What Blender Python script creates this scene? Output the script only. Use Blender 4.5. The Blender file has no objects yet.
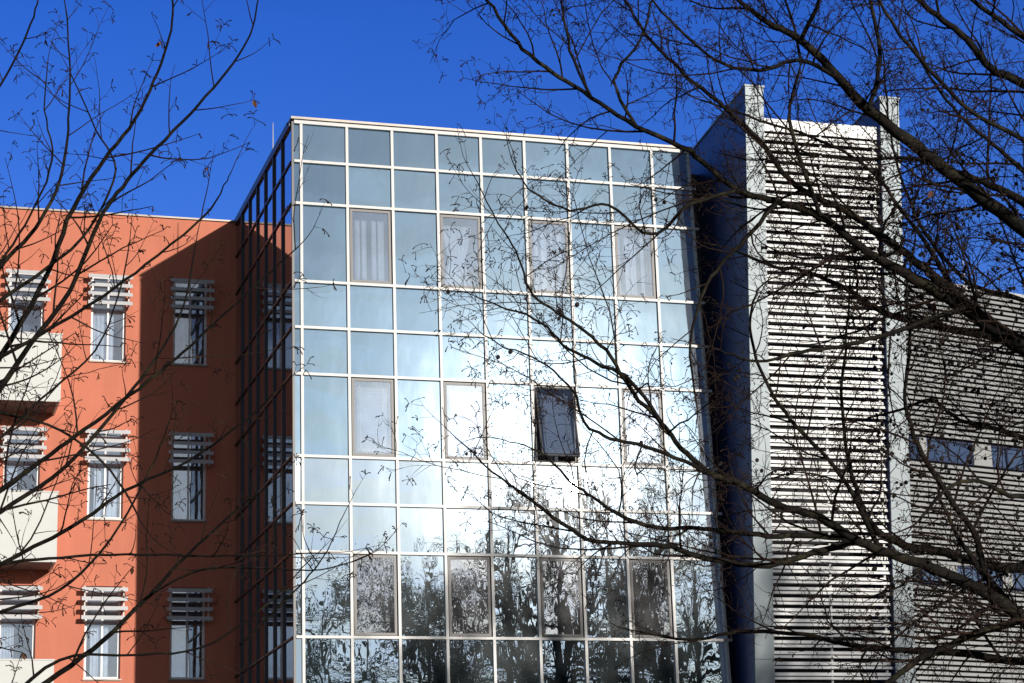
import bpy, math, random
from mathutils import Vector, Matrix
random.seed(11)
sc = bpy.context.scene

# ------------------------------------------------------------------ camera
F_PX = 2167.0
ROT = Matrix(((0.95769755, -0.0465875, -0.28398065),
              (-0.28617163, -0.25825179, -0.92271979),
              (-0.0303513, 0.96495369, -0.26065913)))
EYE = Vector((0.0, -41.0, 1.6))
cd = bpy.data.cameras.new('camera')
cam = bpy.data.objects.new('camera', cd)
sc.collection.objects.link(cam)
cd.sensor_width = 36.0
cd.lens = 36.0 * F_PX / 1024.0
cd.clip_start = 0.1
cd.clip_end = 3000.0
m4 = ROT.to_4x4(); m4.translation = EYE
cam.matrix_world = m4
sc.camera = cam

# ------------------------------------------------------------------ sun and sky
SUN = Vector((0.306, -0.929, 0.208)).normalized()
sun_el = math.asin(SUN.z)
sun_az = math.atan2(SUN.x, SUN.y)           # clockwise from +Y
world = bpy.data.worlds.new('World'); sc.world = world
world.use_nodes = True
nt = world.node_tree; nt.nodes.clear()
def N(t, kind, **kw):
    n = t.nodes.new(kind)
    for k, v in kw.items():
        if k.startswith('i_'):
            key = k[2:]
            key = int(key) if key.isdigit() else key.replace('_', ' ')
            n.inputs[key].default_value = v
        else:
            setattr(n, k, v)
    return n
out = N(nt, 'ShaderNodeOutputWorld')
bg = N(nt, 'ShaderNodeBackground', i_Strength=0.085)
sky = N(nt, 'ShaderNodeTexSky', sky_type='NISHITA', sun_disc=False)
sky.sun_elevation = sun_el
sky.sun_rotation = sun_az
sky.altitude = 300; sky.air_density = 1.0; sky.dust_density = 0.9; sky.ozone_density = 3.0
hs = N(nt, 'ShaderNodeHueSaturation', i_Saturation=1.33, i_Value=1.0)
hs.inputs['Hue'].default_value = 0.534
nt.links.new(sky.outputs[0], hs.inputs['Color'])
# thin cirrus in the southern half of the sky
tc = N(nt, 'ShaderNodeTexCoord')
mp = N(nt, 'ShaderNodeMapping'); mp.inputs['Scale'].default_value = (3.0, 3.0, 14.0); mp.inputs['Rotation'].default_value = (0.0, 0.25, 0.2)
nt.links.new(tc.outputs['Generated'], mp.inputs['Vector'])
nz = N(nt, 'ShaderNodeTexNoise', i_Scale=3.2, i_Detail=6.0, i_Roughness=0.55, i_Distortion=1.2)
nt.links.new(mp.outputs[0], nz.inputs['Vector'])
cr = N(nt, 'ShaderNodeMapRange'); cr.inputs['From Min'].default_value = 0.42; cr.inputs['From Max'].default_value = 0.75
nt.links.new(nz.outputs['Fac'], cr.inputs['Value'])
sx = N(nt, 'ShaderNodeSeparateXYZ'); nt.links.new(tc.outputs['Generated'], sx.inputs[0])
mk = N(nt, 'ShaderNodeMapRange'); mk.inputs['From Min'].default_value = -0.3; mk.inputs['From Max'].default_value = -0.8
nt.links.new(sx.outputs['Y'], mk.inputs['Value'])
nv = N(nt, 'ShaderNodeMapRange'); nv.inputs['From Min'].default_value = -0.15; nv.inputs['From Max'].default_value = 0.75
nv.inputs['To Min'].default_value = 0.41; nv.inputs['To Max'].default_value = 2.05
nt.links.new(sx.outputs['Y'], nv.inputs['Value']); zv = N(nt, 'ShaderNodeMapRange'); zv.inputs['From Min'].default_value = 0.40; zv.inputs['From Max'].default_value = 0.62
zv.inputs['To Min'].default_value = 1.0; zv.inputs['To Max'].default_value = 0.25
nt.links.new(sx.outputs['Z'], zv.inputs['Value'])
nzv = N(nt, 'ShaderNodeMath', operation='MULTIPLY'); nt.links.new(nv.outputs[0], nzv.inputs[0]); nt.links.new(zv.outputs[0], nzv.inputs[1])
nt.links.new(nzv.outputs[0], hs.inputs['Value'])   # northern sky brightened; southern and high sky dimmed to weaken the fill light
mm = N(nt, 'ShaderNodeMath', operation='MULTIPLY'); nt.links.new(cr.outputs[0], mm.inputs[0]); nt.links.new(mk.outputs[0], mm.inputs[1])
zc = N(nt, 'ShaderNodeMapRange'); zc.inputs['From Min'].default_value = 0.46; zc.inputs['From Max'].default_value = 0.25
nt.links.new(sx.outputs['Z'], zc.inputs['Value'])
mz = N(nt, 'ShaderNodeMath', operation='MULTIPLY'); nt.links.new(mm.outputs[0], mz.inputs[0]); nt.links.new(zc.outputs[0], mz.inputs[1])
m2 = N(nt, 'ShaderNodeMath', operation='MULTIPLY_ADD'); nt.links.new(mz.outputs[0], m2.inputs[0]); m2.inputs[1].default_value = 0.8
mk2 = N(nt, 'ShaderNodeMath', operation='MULTIPLY'); nt.links.new(mk.outputs[0], mk2.inputs[0]); mk2.inputs[1].default_value = 0.16
zh = N(nt, 'ShaderNodeMapRange'); zh.inputs['From Min'].default_value = 0.27; zh.inputs['From Max'].default_value = 0.14
zh.inputs['To Min'].default_value = 0.12; zh.inputs['To Max'].default_value = 0.62
nt.links.new(sx.outputs['Z'], zh.inputs['Value']); nt.links.new(mk.outputs[0], mk2.inputs[0]); nt.links.new(zh.outputs[0], mk2.inputs[1])
nt.links.new(mk2.outputs[0], m2.inputs[2]); m2.use_clamp = True
mx = N(nt, 'ShaderNodeMix', data_type='RGBA')
nt.links.new(m2.outputs[0], mx.inputs['Factor'])
nt.links.new(hs.outputs[0], mx.inputs['A'])
mx.inputs['B'].default_value = (6.6, 7.5, 8.8, 1)
# haze lit up round the sun
dt = N(nt, 'ShaderNodeVectorMath', operation='DOT_PRODUCT'); nt.links.new(tc.outputs['Generated'], dt.inputs[0]); dt.inputs[1].default_value = SUN
dm = N(nt, 'ShaderNodeMath', operation='MAXIMUM'); nt.links.new(dt.outputs['Value'], dm.inputs[0]); dm.inputs[1].default_value = 0.0
prev = mx.outputs['Result']
for ex, am in ((900.0, 24.0), (105.0, 4.9)):
    pw_ = N(nt, 'ShaderNodeMath', operation='POWER'); nt.links.new(dm.outputs[0], pw_.inputs[0]); pw_.inputs[1].default_value = ex
    vs = N(nt, 'ShaderNodeVectorMath', operation='SCALE'); vs.inputs[0].default_value = (am, am*0.98, am*0.95); nt.links.new(pw_.outputs[0], vs.inputs['Scale'])
    va = N(nt, 'ShaderNodeVectorMath', operation='ADD'); nt.links.new(prev, va.inputs[0]); nt.links.new(vs.outputs[0], va.inputs[1])
    prev = va.outputs[0]
nt.links.new(prev, bg.inputs['Color'])
nt.links.new(bg.outputs[0], out.inputs[0])

sd = bpy.data.lights.new('sun', 'SUN'); sd.energy = 4.4; sd.angle = math.radians(0.53); sd.color = (1.0, 0.94, 0.86)
so = bpy.data.objects.new('sun', sd); sc.collection.objects.link(so)
so.rotation_euler = SUN.to_track_quat('Z', 'Y').to_euler()
sc.view_settings.view_transform = 'Standard'
sc.view_settings.look = 'None'
sc.view_settings.exposure = 0.0
sc.view_settings.gamma = 1.0
sc.render.engine = 'CYCLES'
sc.cycles.max_bounces = 10; sc.cycles.transparent_max_bounces = 12

# ------------------------------------------------------------------ helpers
def at(x, y, depth):
    """point seen at picture position x, y, the given number of metres along the view axis"""
    v = Vector(((x - 512.0) / F_PX, (341.5 - y) / F_PX, -1.0)) * depth
    return EYE + ROT @ v

class MB:
    def __init__(self): self.v = []; self.f = []
    def box(self, x0, x1, y0, y1, z0, z1):
        n = len(self.v)
        for x, y, z in ((x0,y0,z0),(x1,y0,z0),(x1,y1,z0),(x0,y1,z0),(x0,y0,z1),(x1,y0,z1),(x1,y1,z1),(x0,y1,z1)):
            self.v.append((x, y, z))
        for a in ((0,3,2,1),(4,5,6,7),(0,1,5,4),(1,2,6,5),(2,3,7,6),(3,0,4,7)):
            self.f.append(tuple(n + i for i in a))
        return self
    def hexa(self, p):
        n = len(self.v); self.v += [tuple(q) for q in p]
        for a in ((0,3,2,1),(4,5,6,7),(0,1,5,4),(1,2,6,5),(2,3,7,6),(3,0,4,7)):
            self.f.append(tuple(n + i for i in a))
        return self
    def quad(self, *p):
        n = len(self.v); self.v += [tuple(q) for q in p]; self.f.append(tuple(range(n, n + len(p)))); return self
    def tube(self, pts, rad, sides=4, cap=True):
        n0 = len(self.v); m = len(pts)
        up = Vector((0.13, 0.21, 0.97))
        for i, p in enumerate(pts):
            t = (pts[min(i+1, m-1)] - pts[max(i-1, 0)])
            if t.length < 1e-9: t = Vector((0, 0, 1))
            t.normalize()
            u = t.cross(up)
            if u.length < 0.05: u = t.cross(Vector((1, 0, 0)))
            u.normalize(); w = t.cross(u)
            up = u.cross(t) if False else up
            for k in range(sides):
                a = 2*math.pi*k/sides
                q = p + (u*math.cos(a) + w*math.sin(a))*rad[i]
                self.v.append((q.x, q.y, q.z))
        for i in range(m-1):
            for k in range(sides):
                a = n0 + i*sides + k; b = n0 + i*sides + (k+1) % sides
                self.f.append((a, b, b+sides, a+sides))
        if cap:
            self.f.append(tuple(n0 + k for k in range(sides))[::-1])
            self.f.append(tuple(n0 + (m-1)*sides + k for k in range(sides)))
        return self
    def build(self, name, mat, parent=None, smooth=False):
        o0 = Vector(parent['_w']) if parent is not None and '_w' in parent else Vector((0,0,0))
        me = bpy.data.meshes.new(name)
        me.from_pydata([(a-o0.x, b-o0.y, c-o0.z) for a, b, c in self.v], [], self.f)
        me.materials.append(mat)
        if smooth: me.polygons.foreach_set('use_smooth', [True]*len(me.polygons))
        me.update()
        o = bpy.data.objects.new(name, me); sc.collection.objects.link(o)
        if parent is not None: o.parent = parent; o['_w'] = tuple(o0)
        return o
def thing(name, loc, label, cat, group=None):
    o = bpy.data.objects.new(name, None); sc.collection.objects.link(o)
    o.location = loc; o['_w'] = tuple(loc)
    o['label'] = label; o['category'] = cat
    if group: o['group'] = group
    return o
def tag(o, label, cat, group=None):
    o['label'] = label; o['category'] = cat
    if group: o['group'] = group
    return o

def mat(name): 
    m = bpy.data.materials.new(name); m.use_nodes = True
    return m, m.node_tree, m.node_tree.nodes['Principled BSDF']
def plain(name, col, rough=0.5, metal=0.0, var=0.12, scale=3.0, bump=0.0, bscale=40.0, spec=0.5):
    m, t, b = mat(name)
    tc = N(t, 'ShaderNodeTexCoord')
    nz = N(t, 'ShaderNodeTexNoise', i_Scale=scale, i_Detail=6.0, i_Roughness=0.6)
    t.links.new(tc.outputs['Object'], nz.inputs['Vector'])
    r = N(t, 'ShaderNodeMapRange'); r.inputs['From Min'].default_value = 0.3; r.inputs['From Max'].default_value = 0.7
    r.inputs['To Min'].default_value = 1.0 - var; r.inputs['To Max'].default_value = 1.0 + var*0.5
    t.links.new(nz.outputs['Fac'], r.inputs['Value'])
    vm = N(t, 'ShaderNodeVectorMath', operation='SCALE'); vm.inputs[0].default_value = col
    t.links.new(r.outputs[0], vm.inputs['Scale'])
    t.links.new(vm.outputs[0], b.inputs['Base Color'])
    b.inputs['Roughness'].default_value = rough; b.inputs['Metallic'].default_value = metal
    b.inputs['Specular IOR Level'].default_value = spec
    if bump > 0:
        n2 = N(t, 'ShaderNodeTexNoise', i_Scale=bscale, i_Detail=4.0)
        t.links.new(tc.outputs['Object'], n2.inputs['Vector'])
        bp = N(t, 'ShaderNodeBump', i_Strength=0.6, i_Distance=bump)
        t.links.new(n2.outputs['Fac'], bp.inputs['Height']); t.links.new(bp.outputs[0], b.inputs['Normal'])
    return m

def glass(name, body, tint, base, amp, see=0.0, film=0.05, pillow=0.0):
    """coated glazing: mirror reflection over a dark body or a see-through pane, slightly wavy, thin dust film"""
    m = bpy.data.materials.new(name); m.use_nodes = True
    t = m.node_tree; t.nodes.clear()
    o = N(t, 'ShaderNodeOutputMaterial')
    tc = N(t, 'ShaderNodeTexCoord'); oi = N(t, 'ShaderNodeObjectInfo')
    off = N(t, 'ShaderNodeVectorMath', operation='SCALE'); off.inputs[0].default_value = (37.0, 91.0, 53.0)
    t.links.new(oi.outputs['Random'], off.inputs['Scale'])
    ad = N(t, 'ShaderNodeVectorMath', operation='ADD')
    t.links.new(tc.outputs['Object'], ad.inputs[0]); t.links.new(off.outputs[0], ad.inputs[1])
    n1 = N(t, 'ShaderNodeTexNoise', i_Scale=1.1, i_Detail=1.0, i_Roughness=0.4)
    n2 = N(t, 'ShaderNodeTexNoise', i_Scale=3.6, i_Detail=1.2, i_Roughness=0.45)
    sm = N(t, 'ShaderNodeVectorMath', operation='MULTIPLY'); sm.inputs[1].default_value = (1.7, 1.0, 0.75)
    t.links.new(ad.outputs[0], sm.inputs[0])
    for n in (n1, n2): t.links.new(sm.outputs[0], n.inputs['Vector'])
    ml = N(t, 'ShaderNodeMath', operation='MULTIPLY_ADD'); ml.inputs[1].default_value = 0.22
    t.links.new(n2.outputs['Fac'], ml.inputs[0]); t.links.new(n1.outputs['Fac'], ml.inputs[2])
    bp = N(t, 'ShaderNodeBump', i_Strength=1.0, i_Distance=amp)
    t.links.new(ml.outputs[0], bp.inputs['Height'])
    nrm = bp.outputs[0]
    if pillow > 0:                                  # each pane bulges a little between its bars
        sp_ = N(t, 'ShaderNodeSeparateXYZ'); t.links.new(tc.outputs['Object'], sp_.inputs[0])
        hh = []
        for ax, off_, per_ in (('X', 12.4-8.243, 0.9525), ('Z', -9.70, 0.957)):
            a_ = N(t, 'ShaderNodeMath', operation='MULTIPLY_ADD'); a_.inputs[1].default_value = 2*math.pi/per_; a_.inputs[2].default_value = off_*2*math.pi/per_
            t.links.new(sp_.outputs[ax], a_.inputs[0])
            c_ = N(t, 'ShaderNodeMath', operation='COSINE'); t.links.new(a_.outputs[0], c_.inputs[0]); hh.append(c_)
        su = N(t, 'ShaderNodeMath', operation='ADD'); t.links.new(hh[0].outputs[0], su.inputs[0]); t.links.new(hh[1].outputs[0], su.inputs[1])
        b2 = N(t, 'ShaderNodeBump', i_Strength=1.0, i_Distance=pillow, invert=True); t.links.new(su.outputs[0], b2.inputs['Height'])
        t.links.new(bp.outputs[0], b2.inputs['Normal']); nrm = b2.outputs[0]
    g = N(t, 'ShaderNodeBsdfGlossy', i_Roughness=0.0); g.inputs['Color'].default_value = (*tint, 1)
    g2 = N(t, 'ShaderNodeBsdfGlossy', i_Roughness=0.19); g2.inputs['Color'].default_value = (0.95, 0.97, 1.0, 1)
    for q in (g, g2): t.links.new(nrm, q.inputs['Normal'])
    if see > 0:
        d = N(t, 'ShaderNodeBsdfTransparent'); d.inputs['Color'].default_value = (see, see*1.02, see*1.04, 1)
    else:
        d = N(t, 'ShaderNodeBsdfDiffuse'); d.inputs['Color'].default_value = (*body, 1)
    lw = N(t, 'ShaderNodeLayerWeight', i_Blend=0.5)
    pw = N(t, 'ShaderNodeMath', operation='POWER'); pw.inputs[1].default_value = 3.0
    t.links.new(lw.outputs['Facing'], pw.inputs[0])
    fa = N(t, 'ShaderNodeMath', operation='MULTIPLY_ADD'); fa.inputs[1].default_value = 0.9 - base; fa.inputs[2].default_value = base
    t.links.new(pw.outputs[0], fa.inputs[0])
    mi = N(t, 'ShaderNodeMixShader'); t.links.new(fa.outputs[0], mi.inputs[0])
    t.links.new(d.outputs[0], mi.inputs[1]); t.links.new(g.outputs[0], mi.inputs[2])
    # dust film, uneven
    n3 = N(t, 'ShaderNodeTexNoise', i_Scale=2.5, i_Detail=5.0)
    t.links.new(ad.outputs[0], n3.inputs['Vector'])
    fm = N(t, 'ShaderNodeMapRange'); fm.inputs['From Min'].default_value = 0.3; fm.inputs['From Max'].default_value = 0.7
    fm.inputs['To Min'].default_value = film*0.6; fm.inputs['To Max'].default_value = film*1.4
    t.links.new(n3.outputs['Fac'], fm.inputs['Value'])
    mj = N(t, 'ShaderNodeMixShader'); t.links.new(fm.outputs[0], mj.inputs[0])
    t.links.new(mi.outputs[0], mj.inputs[1]); t.links.new(g2.outputs[0], mj.inputs[2])
    t.links.new(mj.outputs[0], o.inputs[0])
    return m

M = {}
M['alu'] = plain('white_aluminium', (0.51, 0.505, 0.49), 0.4, 0.0, 0.08, 2.0)
M['cap'] = plain('cap_metal', (0.24, 0.21, 0.18), 0.4, 0.3, 0.2, 1.5)
M['darkalu'] = plain('dark_aluminium', (0.035, 0.035, 0.04), 0.4)
M['orange'] = plain('orange_render', (0.50, 0.15, 0.09), 0.9, 0, 0.10, 0.6, 0.004, 60.0, 0.2)
def render_wall():
    m, t, b = mat('orange_render_wall')
    tc = N(t, 'ShaderNodeTexCoord')
    mp1 = N(t, 'ShaderNodeMapping'); mp1.inputs['Scale'].default_value = (5.0, 5.0, 0.35); t.links.new(tc.outputs['Object'], mp1.inputs['Vector'])
    n1 = N(t, 'ShaderNodeTexNoise', i_Scale=1.0, i_Detail=5.0, i_Roughness=0.6); t.links.new(mp1.outputs[0], n1.inputs['Vector'])
    n2 = N(t, 'ShaderNodeTexNoise', i_Scale=0.8, i_Detail=6.0, i_Roughness=0.65); t.links.new(tc.outputs['Object'], n2.inputs['Vector'])
    n3 = N(t, 'ShaderNodeTexNoise', i_Scale=45.0, i_Detail=3.0); t.links.new(tc.outputs['Object'], n3.inputs['Vector'])
    a1 = N(t, 'ShaderNodeMath', operation='MULTIPLY_ADD'); a1.inputs[1].default_value = 0.30; a1.inputs[2].default_value = 0.58; t.links.new(n1.outputs['Fac'], a1.inputs[0])
    a2 = N(t, 'ShaderNodeMath', operation='MULTIPLY_ADD'); a2.inputs[1].default_value = 0.32; t.links.new(n2.outputs['Fac'], a2.inputs[0]); t.links.new(a1.outputs[0], a2.inputs[2])
    a3 = N(t, 'ShaderNodeMath', operation='MULTIPLY_ADD'); a3.inputs[1].default_value = 0.22; t.links.new(n3.outputs['Fac'], a3.inputs[0]); t.links.new(a2.outputs[0], a3.inputs[2])
    vm = N(t, 'ShaderNodeVectorMath', operation='SCALE'); vm.inputs[0].default_value = (0.57, 0.195, 0.125); t.links.new(a3.outputs[0], vm.inputs['Scale'])
    t.links.new(vm.outputs[0], b.inputs['Base Color']); b.inputs['Roughness'].default_value = 0.92; b.inputs['Specular IOR Level'].default_value = 0.15
    bp = N(t, 'ShaderNodeBump', i_Strength=0.5, i_Distance=0.006); t.links.new(n3.outputs['Fac'], bp.inputs['Height']); t.links.new(bp.outputs[0], b.inputs['Normal'])
    return m
M['orange'] = render_wall()
M['window_white'] = plain('white_window_plastic', (0.75, 0.75, 0.74), 0.35)
M['window_grey'] = plain('grey_window_frame', (0.25, 0.26, 0.30), 0.4)
M['slat'] = plain('white_slat', (0.86, 0.86, 0.845), 0.4, 0, 0.08, 2.0)
M['shade'] = plain('shade_slat', (0.50, 0.50, 0.51), 0.4, 0, 0.1, 2.0)
M['slat_grey'] = plain('grey_louvre', (0.58, 0.60, 0.62), 0.35, 0, 0.1, 2.0)
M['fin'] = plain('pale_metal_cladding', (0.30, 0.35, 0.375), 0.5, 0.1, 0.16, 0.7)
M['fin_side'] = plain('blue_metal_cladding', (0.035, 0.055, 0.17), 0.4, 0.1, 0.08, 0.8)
M['shaft'] = plain('dark_shaft', (0.012, 0.012, 0.016), 0.8)  # near-black colour stands in for the unlit depth behind the louvres
M['balcony'] = plain('balcony_panel', (0.60, 0.61, 0.585), 0.6, 0, 0.05, 1.5)
M['concrete'] = plain('soffit', (0.22, 0.15, 0.13), 0.8)
M['tan'] = plain('tan_sash', (0.13, 0.115, 0.11), 0.45)
M['darkblue'] = plain('navy_frame', (0.02,0.03,0.08), 0.4)
M['roof'] = plain('roof_gravel', (0.2, 0.2, 0.2), 0.9)
M['grass'] = plain('winter_grass', (0.07, 0.09, 0.035), 0.95, 0, 0.5, 0.7, 0.03, 12.0, 0.1)
M['rb_slat'] = plain('cream_slat', (0.31, 0.315, 0.31), 0.5, 0, 0.12, 1.2)
M['curtain'] = plain('curtain', (0.74, 0.80, 0.88), 0.9, 0, 0.25, 4.0)
M['blind'] = plain('blind', (0.50, 0.56, 0.68), 0.6)
M['room'] = plain('room', (0.05, 0.055, 0.07), 0.9)
M['glass'] = glass('coated_glass', (0.02, 0.05, 0.055), (0.58, 0.80, 0.99), 0.78, 0.0020, pillow=0.00022, film=0.002)
M['glass_low'] = glass('coated_glass_wavy', (0.02, 0.05, 0.055), (0.73, 0.86, 0.97), 0.80, 0.0015, pillow=0.00030, film=0.002)
M['glass_win'] = glass('window_glass', (0, 0, 0), (0.74, 0.86, 1.0), 0.42, 0.0012, see=0.95, film=0.002)
M['glass_win_low'] = glass('window_glass_wavy', (0, 0, 0), (0.80, 0.82, 0.86), 0.60, 0.0030, see=0.6, film=0.002)
M['glass_side'] = glass('side_glass', (0.01, 0.015, 0.02), (0.85, 0.92, 1.0), 0.55, 0.0, film=0.01)
M['glass_far'] = glass('blue_glass', (0.02, 0.03, 0.06), (0.7, 0.85, 1.0), 0.45, 0.0015, film=0.02)

def bark(name, c1, c2, c3, rough=0.85):
    m, t, b = mat(name)
    tc = N(t, 'ShaderNodeTexCoord')
    n1 = N(t, 'ShaderNodeTexNoise', i_Scale=9.0, i_Detail=8.0, i_Roughness=0.7)
    t.links.new(tc.outputs['Object'], n1.inputs['Vector'])
    rp = N(t, 'ShaderNodeValToRGB')
    e = rp.color_ramp.elements; e[0].position = 0.35; e[0].color = (*c1, 1); e[1].position = 0.68; e[1].color = (*c3, 1)
    k = e.new(0.52); k.color = (*c2, 1)
    t.links.new(n1.outputs['Fac'], rp.inputs[0]); t.links.new(rp.outputs[0], b.inputs['Base Color'])
    b.inputs['Roughness'].default_value = rough; b.inputs['Specular IOR Level'].default_value = 0.15
    n2 = N(t, 'ShaderNodeTexNoise', i_Scale=60.0, i_Detail=5.0)
    t.links.new(tc.outputs['Object'], n2.inputs['Vector'])
    bp = N(t, 'ShaderNodeBump', i_Strength=0.8, i_Distance=0.006)
    t.links.new(n2.outputs['Fac'], bp.inputs['Height']); t.links.new(bp.outputs[0], b.inputs['Normal'])
    return m
M['bark'] = bark('bark', (0.005, 0.0045, 0.004), (0.012, 0.010, 0.008), (0.042, 0.037, 0.020))
M['twig'] = bark('twig_bark', (0.010, 0.006, 0.005), (0.022, 0.013, 0.010), (0.042, 0.024, 0.016))
M['bark_far'] = bark('bark_far', (0.012, 0.011, 0.009), (0.02, 0.018, 0.015), (0.04, 0.035, 0.028))
M['leaf_dead'] = plain('dead_leaf', (0.12, 0.045, 0.02), 0.8)
M['cone'] = plain('cone', (0.015, 0.010, 0.008), 0.9)
M['leaf_green'] = plain('evergreen_leaf', (0.04, 0.075, 0.05), 0.6, 0, 0.4, 1.0)

# ------------------------------------------------------------------ ground
g = MB().quad((-900,-900,0),(900,-900,0),(900,900,0),(-900,900,0)).build('ground', M['grass']); g['kind'] = 'structure'
p = MB()
p.box(-40, 60, -9.0, -5.5, -0.3, 0.004)
pv = p.build('pavement', plain('paving', (0.10, 0.10, 0.10), 0.85, 0, 0.2, 1.2)); pv['kind'] = 'structure'

# ------------------------------------------------------------------ glass block
X0 = 8.06; PW = 0.9525
XC = [X0, 8.243] + [8.243 + PW*i for i in range(1, 10)]        # vertical lines; the last (16.815) is the raked right edge
ZR = [17.62, 16.765, 15.865, 14.22, 13.262, 12.303, 10.64, 9.70, 8.745, 7.09, 6.135, 5.18, 3.53, 2.57, 1.61, 0.02]
WINROWS = (3, 6, 9)     # row r spans ZR[r-1]..ZR[r]; tall rows are r = 3, 6, 9 (index of bottom line)
def xr(z): return 16.715 + (17.6 - z)*0.026                     # raked right end
GB = thing('glass_office_block', (12.4, 0, 0), 'tall glass curtain wall block of white gridded mirror panes reflecting sky and bare trees', 'glass building')
core = MB(); core.box(X0+0.15, 16.55, 0.55, 12.0, 0.0, 17.45).build('core_wall', M['room'], GB)
MB().box(X0+0.02, 16.7, 0.02, 12.0, 17.46, 17.60).build('roof', M['roof'], GB)
for i, x in enumerate(XC):
    if i == len(XC)-1: continue
    w = 0.028 if i else 0.0
    if i == 0:
        MB().box(X0-0.012, X0+0.035, -0.03, 0.035, 0.0, 17.62).build('corner_post', M['darkalu'], GB)
        continue
    MB().box(x-w, x+w, -0.045, 0.05, 0.0, 17.60).build('mullion', M['alu'], GB)
MB().hexa([(xr(0)-0.045,-0.045,0),(xr(0)+0.01,-0.045,0),(xr(0)+0.01,0.03,0),(xr(0)-0.045,0.03,0),
           (xr(17.6)-0.03,-0.045,17.6),(xr(17.6)+0.01,-0.045,17.6),(xr(17.6)+0.01,0.03,17.6),(xr(17.6)-0.03,0.03,17.6)]).build('edge_mullion', M['alu'], GB)
for z in ZR[1:-1]:
    MB().box(X0+0.036, xr(z)+0.10, -0.052, 0.045, z-0.027, z+0.027).build('transom', M['alu'], GB)
# parapet: two thin rails and a cap
MB().box(X0+0.036, xr(17.6)+0.03, -0.052, 0.05, 17.575, 17.645).build('transom', M['alu'], GB)
MB().box(X0-0.03, 16.80, -0.075, 0.25, 17.665, 17.715).build('parapet_cap', M['cap'], GB)
MB().box(X0-0.05, X0+0.2, 0.26, 11.9, 17.60, 17.70).build('parapet_cap', M['darkalu'], GB)

def pane_quad(x0, x1a, x1b, z0, z1, y=0.0, tilt=None):
    # x1a at the top, x1b at the bottom
    b = MB(); d = tilt or (0, 0, 0, 0)
    b.hexa([(x0, y+d[0], z0), (x1b, y+d[1], z0), (x1b, y+0.02, z0), (x0, y+0.02, z0),
            (x0, y+d[3], z1), (x1a, y+d[2], z1), (x1a, y+0.02, z1), (x0, y+0.02, z1)])
    return b
rp = random.Random(5)
wincols = (2, 4, 6, 8)
windows = {}
for r in range(1, 11):
    zt, zb = ZR[r-1]-0.03, ZR[r]+0.03
    for c in range(0, 10):
        x0 = XC[c] + 0.036; x1 = XC[c+1] - 0.036
        if c == 9: xa, xb = xr(zt)-0.03, xr(zb)-0.03
        else: xa = xb = x1
        if r in WINROWS and c in wincols:
            W = bpy.data.objects.new('window', None); sc.collection.objects.link(W); W.parent = GB; W['_w'] = GB['_w']
            windows[(r, c)] = W
            continue
        a = 0.0018
        tl = [rp.gauss(0, a) for _ in range(3)]; tl.append(tl[0]+tl[2]-tl[1])
        m = M['glass'] if r < 7 else M['glass_low']
        pane_quad(x0, xa, xb, zb, zt, 0.006, tl).build('glass_pane', m, GB)
MB().box(X0+0.04, 16.8, 0.0, 0.02, 0.02, ZR[10]-0.04).build('lower_glazing', M['glass_low'], GB)
# dark backing behind the fixed panes
bk = MB()
for c in range(0, 10):
    for r in range(1, 11):
        if (r, c) in windows: continue
        bk.box(XC[c], min(XC[c+1], 16.6), 0.06, 0.10, ZR[r], ZR[r-1])
bk.build('backing', M['room'], GB)

def window_parts(r, c, W, ajar=False):
    x0, x1 = XC[c]+0.05, XC[c+1]-0.05; zb, zt = ZR[r]+0.042, ZR[r-1]-0.042
    # fixed reveal
    fr = MB()
    t_ = 0.022
    fr.box(x0, x0+t_, -0.012, 0.30, zb, zt); fr.box(x1-t_, x1, -0.012, 0.30, zb, zt)
    fr.box(x0+t_, x1-t_, -0.012, 0.30, zt-t_, zt); fr.box(x0+t_, x1-t_, -0.012, 0.30, zb, zb+t_)
    fr.build('frame', M['darkalu'] if not ajar else M['tan'], W)
    x0 += t_+.002; x1 -= t_+.002; zb += t_+.002; zt -= t_+.002
    L = zt - zb
    ang = math.radians(12.5) if ajar else 0.0
    def P(x, dy, dz):      # dz measured down from the hinge at the top
        return (x, dy*math.cos(ang) - dz*math.sin(ang) - 0.015, zt - dz*math.cos(ang) - dy*math.sin(ang))
    def bar(b, xa, xb, ya, yb, da, db):
        b.hexa([P(xa,ya,db), P(xb,ya,db), P(xb,yb,db), P(xa,yb,db), P(xa,ya,da), P(xb,ya,da), P(xb,yb,da), P(xa,yb,da)])
    s = MB(); e = 0.027
    bar(s, x0, x0+e, 0, 0.05, 0, L); bar(s, x1-e, x1, 0, 0.05, 0, L)
    bar(s, x0+e, x1-e, 0, 0.05, 0, e); bar(s, x0+e, x1-e, 0, 0.05, L-e, L)
    s.build('sash', M['darkalu'] if ajar else M['tan'], W)
    gp = MB(); bar(gp, x0+e*.8, x1-e*.8, 0.012, 0.028, e*.8, L-e*.8)
    gp.build('pane', M['glass_win_low'] if r == 9 else M['glass_win'], W)
    if ajar:
        for xx in (x0+0.006, x1-0.018):                 # stays holding the sash out
            p0 = Vector((xx, 0.05, zb+0.10)); p1 = Vector(P(xx, 0.03, L-0.06))
            MB().tube([p0, p0.lerp(p1, .5), p1], [0.009]*3, 6).build('stay_arm', M['alu'], W)
    if r == 6:
        bl = MB(); n = 34
        for k in range(n):
            d0 = 0.14 + k*(L-0.26)/n
            bar(bl, x0+0.10, x1-0.10, 0.075, 0.10, d0, d0+0.032)
        bl.build('blind', M['blind'], W)
        gd = MB()
        for xx in (x0+0.14, x1-0.20): bar(gd, xx, xx+0.022, 0.055, 0.07, 0.10, L-0.08)
        bar(gd, x0+0.09, x1-0.12, 0.055, 0.07, L-0.13, L-0.08)
        gd.build('blind_guide', M['alu'], W)
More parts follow.
